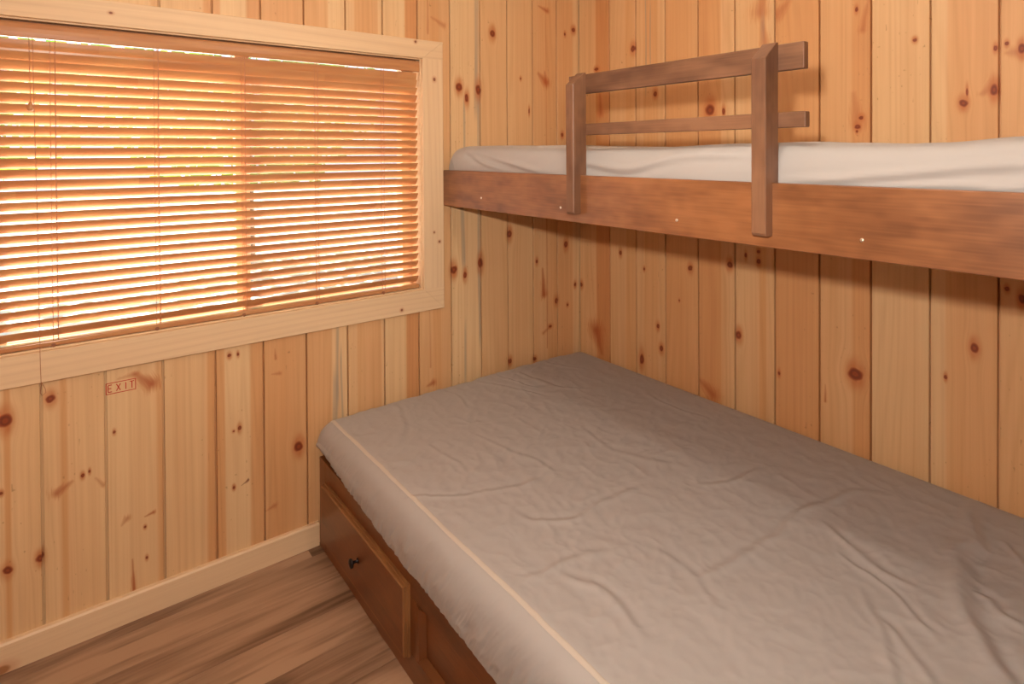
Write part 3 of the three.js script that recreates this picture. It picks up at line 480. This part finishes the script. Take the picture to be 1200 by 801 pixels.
{
  const folds = foldField([[[[0.13, 1.465], [0.157, 1.457], [0.267, 1.416], [0.434, 1.384]], 0.010, 0.0060], [[[0.16, 1.465], [0.219, 1.453], [0.391, 1.423], [0.583, 1.389], [0.66, 1.378]], 0.009, 0.0070], [[[1.45, 1.385], [1.586, 1.389], [1.717, 1.403], [1.823, 1.417], [1.914, 1.426], [2.05, 1.44]], 0.010, 0.0060], [[[1.6, 1.376], [1.679, 1.378], [1.823, 1.385], [1.894, 1.382], [1.96, 1.40]], 0.006, 0.0050], [[[0.80, 1.42], [0.85, 1.416], [1.022, 1.4], [1.182, 1.435], [1.328, 1.442], [1.45, 1.44]], 0.010, 0.0050], [[[0.04, 1.43], [0.055, 1.41], [0.071, 1.385]], 0.005, 0.005]]);
  const top = (x) => { const k = [[0, 1.466], [0.10, 1.479], [0.25, 1.479], [0.434, 1.473], [0.673, 1.468], [0.837, 1.464], [1.078, 1.464], [1.348, 1.471], [1.48, 1.471], [1.60, 1.466], [1.70, 1.465], [1.78, 1.467], [1.90, 1.475], [2.2, 1.477]]; let i = 0; while (k[i + 2] && x > k[i + 1][0]) i++; const t = clamp((x - k[i][0]) / (k[i + 1][0] - k[i][0])); return lerp(k[i][1], k[i + 1][1], t * t * (3 - 2 * t)); };
  const pr = profileAt([[0.010, 1.285], [0.008, 1.40], [0.016, 1.448], [0.05, 1.464], [0.15, 1.470], [0.40, 1.470], [0.66, 1.470], [0.735, 1.467], [0.765, 1.455], [0.778, 1.43], [0.782, 1.39], [0.778, 1.34], [0.772, 1.285]]);
  const r = 0.04, L = BX - 0.04 + 0.571 * r - 0.01;
  const at = (s, t) => {
    const [x, drop] = endRow(s, 0.024, r, L), q = t * pr.n, i = Math.min(pr.n - 1, Math.floor(q)), f = q - i, P = pr.P[i], Q = pr.P[i + 1], T = pr.Tn[i];
    let z = lerp(P.x, Q.x, f), y = lerp(P.y, Q.y, f), nz = -T.y, ny = T.x; if (ny < 0 && z < 0.6) { nz = -nz; ny = -ny; }
    const k = clamp((y - 1.36) / 0.11); y += (top(x) - 1.470) * k;
    const front = sm(0.70, 0.765, z), h = front * (folds(x, y) * 1.0 + 0.004 * (fbm(x * 5, y * 12, 3) - 0.5) + 0.0012 * ridged(x * 5 + y * 8, y * 34 - x * 3)) + (1 - front) * 0.006 * (fbm(x * 4, z * 6, 2) - 0.5) * sm(0.05, 0.1, z);
    return [x, y + drop * k + ny * h, Math.min(z + nz * h, 0.788) , x, q / pr.n * pr.len];
  };
  const t = thing('mattress', 'narrow off-white sheeted mattress on the upper bunk behind the guard rail', 'mattress', 'sheeted mattresses');
  mesh('fitted_sheet', surface(420, 170, at), matSheet, t);
  mesh('core', box(0.04, BX - 0.03, 1.281, 1.440, 0.03, 0.75, 0.02), matSheet, t);
}

// ------------------------------------------------------------------ lamps
{
  const t = thing('ceiling_lamp', 'small round flush ceiling lamp with frosted glass over the floor', 'lamp', null, [1.45, CEIL_Y, 1.24]);
  mesh('base', new THREE.CylinderGeometry(0.085, 0.09, 0.022, 32).translate(0, -0.011, 0), std({ color: rgb(0.5, 0.4, 0.28), metalness: 0.9, roughness: 0.4 }), t);
  mesh('glass_shade', new THREE.SphereGeometry(0.075, 28, 14, 0, 6.2832, 1.5708, 1.5708).scale(1, 0.75, 1).translate(0, -0.022, 0), std({ color: rgb(0.9, 0.88, 0.84), roughness: 0.5, emissive: rgb(1, 0.80, 0.58), emissiveIntensity: 3 }), t);
  const l = new THREE.PointLight(rgb(1, 0.84, 0.68), CEIL, 0, 2); l.position.set(0, -0.09, 0); l.castShadow = true; l.shadow.radius = 0.9; l.shadow.bias = -0.002; t.add(l);
}
{ // the photographer's flash on its stand, just above and behind the camera
  const t = thing('camera_flash', 'photographer flash head on a slim black stand beside the doorway', 'flash', null, [2.20, 0, 2.26]);
  const black = std({ color: rgb(0.03, 0.03, 0.032), roughness: 0.5 });
  mesh('pole', new THREE.CylinderGeometry(0.011, 0.013, 1.50, 16).translate(0, 0.80, 0), black, t);
  for (let k = 0; k < 3; k++) { const a = 0.6 + k * 2.094; mesh('leg', tube([V3(0, 0.30, 0), V3(0.15 * Math.cos(a), 0.16, 0.15 * Math.sin(a)), V3(0.30 * Math.cos(a), 0.012, 0.30 * Math.sin(a))], 0.009, 10, 8), black, t); }
  const h = new THREE.Group(); h.name = 'flash_head'; h.position.set(-0.035, 1.612, -0.05); h.rotation.y = Math.atan2(-0.80, -0.60) + Math.PI; t.add(h);
  mesh('housing', new RoundedBoxGeometry(0.08, 0.06, 0.10, 2, 0.008).translate(0, 0, 0.0), black, h);
  mesh('diffuser', new RoundedBoxGeometry(0.072, 0.052, 0.012, 2, 0.004).translate(0, 0, -0.057), std({ color: rgb(0.9, 0.9, 0.9), roughness: 0.6, emissive: rgb(1, 0.84, 0.68), emissiveIntensity: 4 }), h);
  const l = new THREE.SpotLight(rgb(1, 0.87, 0.73), FLASH, 0, 1.35, 0.5, 2); l.castShadow = true; l.shadow.radius = 1.6; l.shadow.bias = -0.002;
  l.position.set(2.125, 1.612, 2.165); l.target.position.set(0.2, 0.9, 0.45); scene.add(l, l.target);
}

// ------------------------------------------------------------------ outdoors, seen through the slats
{
  const g = struct('ground');
  const gravel = paint(512, 512, 2, 2, (u, v) => { const n = noise(u * 60, v * 60) * 0.6 + fbm(u * 20, v * 20, 3) * 0.5; return [0.62 * (0.62 + 0.5 * n), 0.57 * (0.62 + 0.5 * n), 0.50 * (0.62 + 0.5 * n)]; }, true);
  mesh('gravel', box(-30, -0.16, -0.6, -0.35, -20, 24, 0, (x, y, z) => [x / 2, z / 2]), std({ map: gravel, roughness: 0.95 }), g);
  const leafG = new THREE.PlaneGeometry(1, 1, 1, 1), leafM = std({ color: rgb(0.19, 0.30, 0.05), roughness: 0.7, transmission: 0.35, thickness: 0, side: THREE.DoubleSide });
  const barkM = std({ color: rgb(0.16, 0.11, 0.07), roughness: 0.9 });
  const tree = (x, z, h, rad, low, label) => {
    const t = thing('leafy_tree', label, 'tree', 'trees outside the window', [x, -0.35, z]);
    mesh('trunk', new THREE.CylinderGeometry(0.06, 0.14, h * 0.75, 10).translate(0, h * 0.375, 0), barkM, t);
    const n = 1500, im = new THREE.InstancedMesh(leafG, leafM, n), d = new THREE.Object3D(), c = new THREE.Color(); im.name = 'foliage'; im.userData.kind = 'stuff'; shadows(im);
    for (let i = 0; i < n; i++) {
      const a = rnd() * 6.283, v = rnd(), rr = rad * Math.sqrt(Math.sin(Math.PI * (0.08 + 0.9 * v))) * Math.pow(rnd(), 0.45);
      d.position.set(rr * Math.cos(a), lerp(low, h, v), rr * Math.sin(a)); d.rotation.set(rnd() * 6, rnd() * 6, rnd() * 6); const s = 0.10 + 0.12 * rnd(); d.scale.set(s * 0.7, s, s); d.updateMatrix(); im.setMatrixAt(i, d.matrix);
      im.setColorAt(i, c.setRGB(0.6 + 0.9 * rnd(), 0.7 + 0.6 * rnd(), 0.5 + 0.5 * rnd()));
    }
    t.add(im);
  };
  tree(-7.5, 3.4, 5.5, 2.3, 1.6, 'leafy green tree seen through the blind, left of the window stile');
  tree(-8.5, -0.42, 4.6, 2.2, 1.3, 'leafy green tree seen through the blind at the right end of the window');
}
renderer.render(scene, camera);
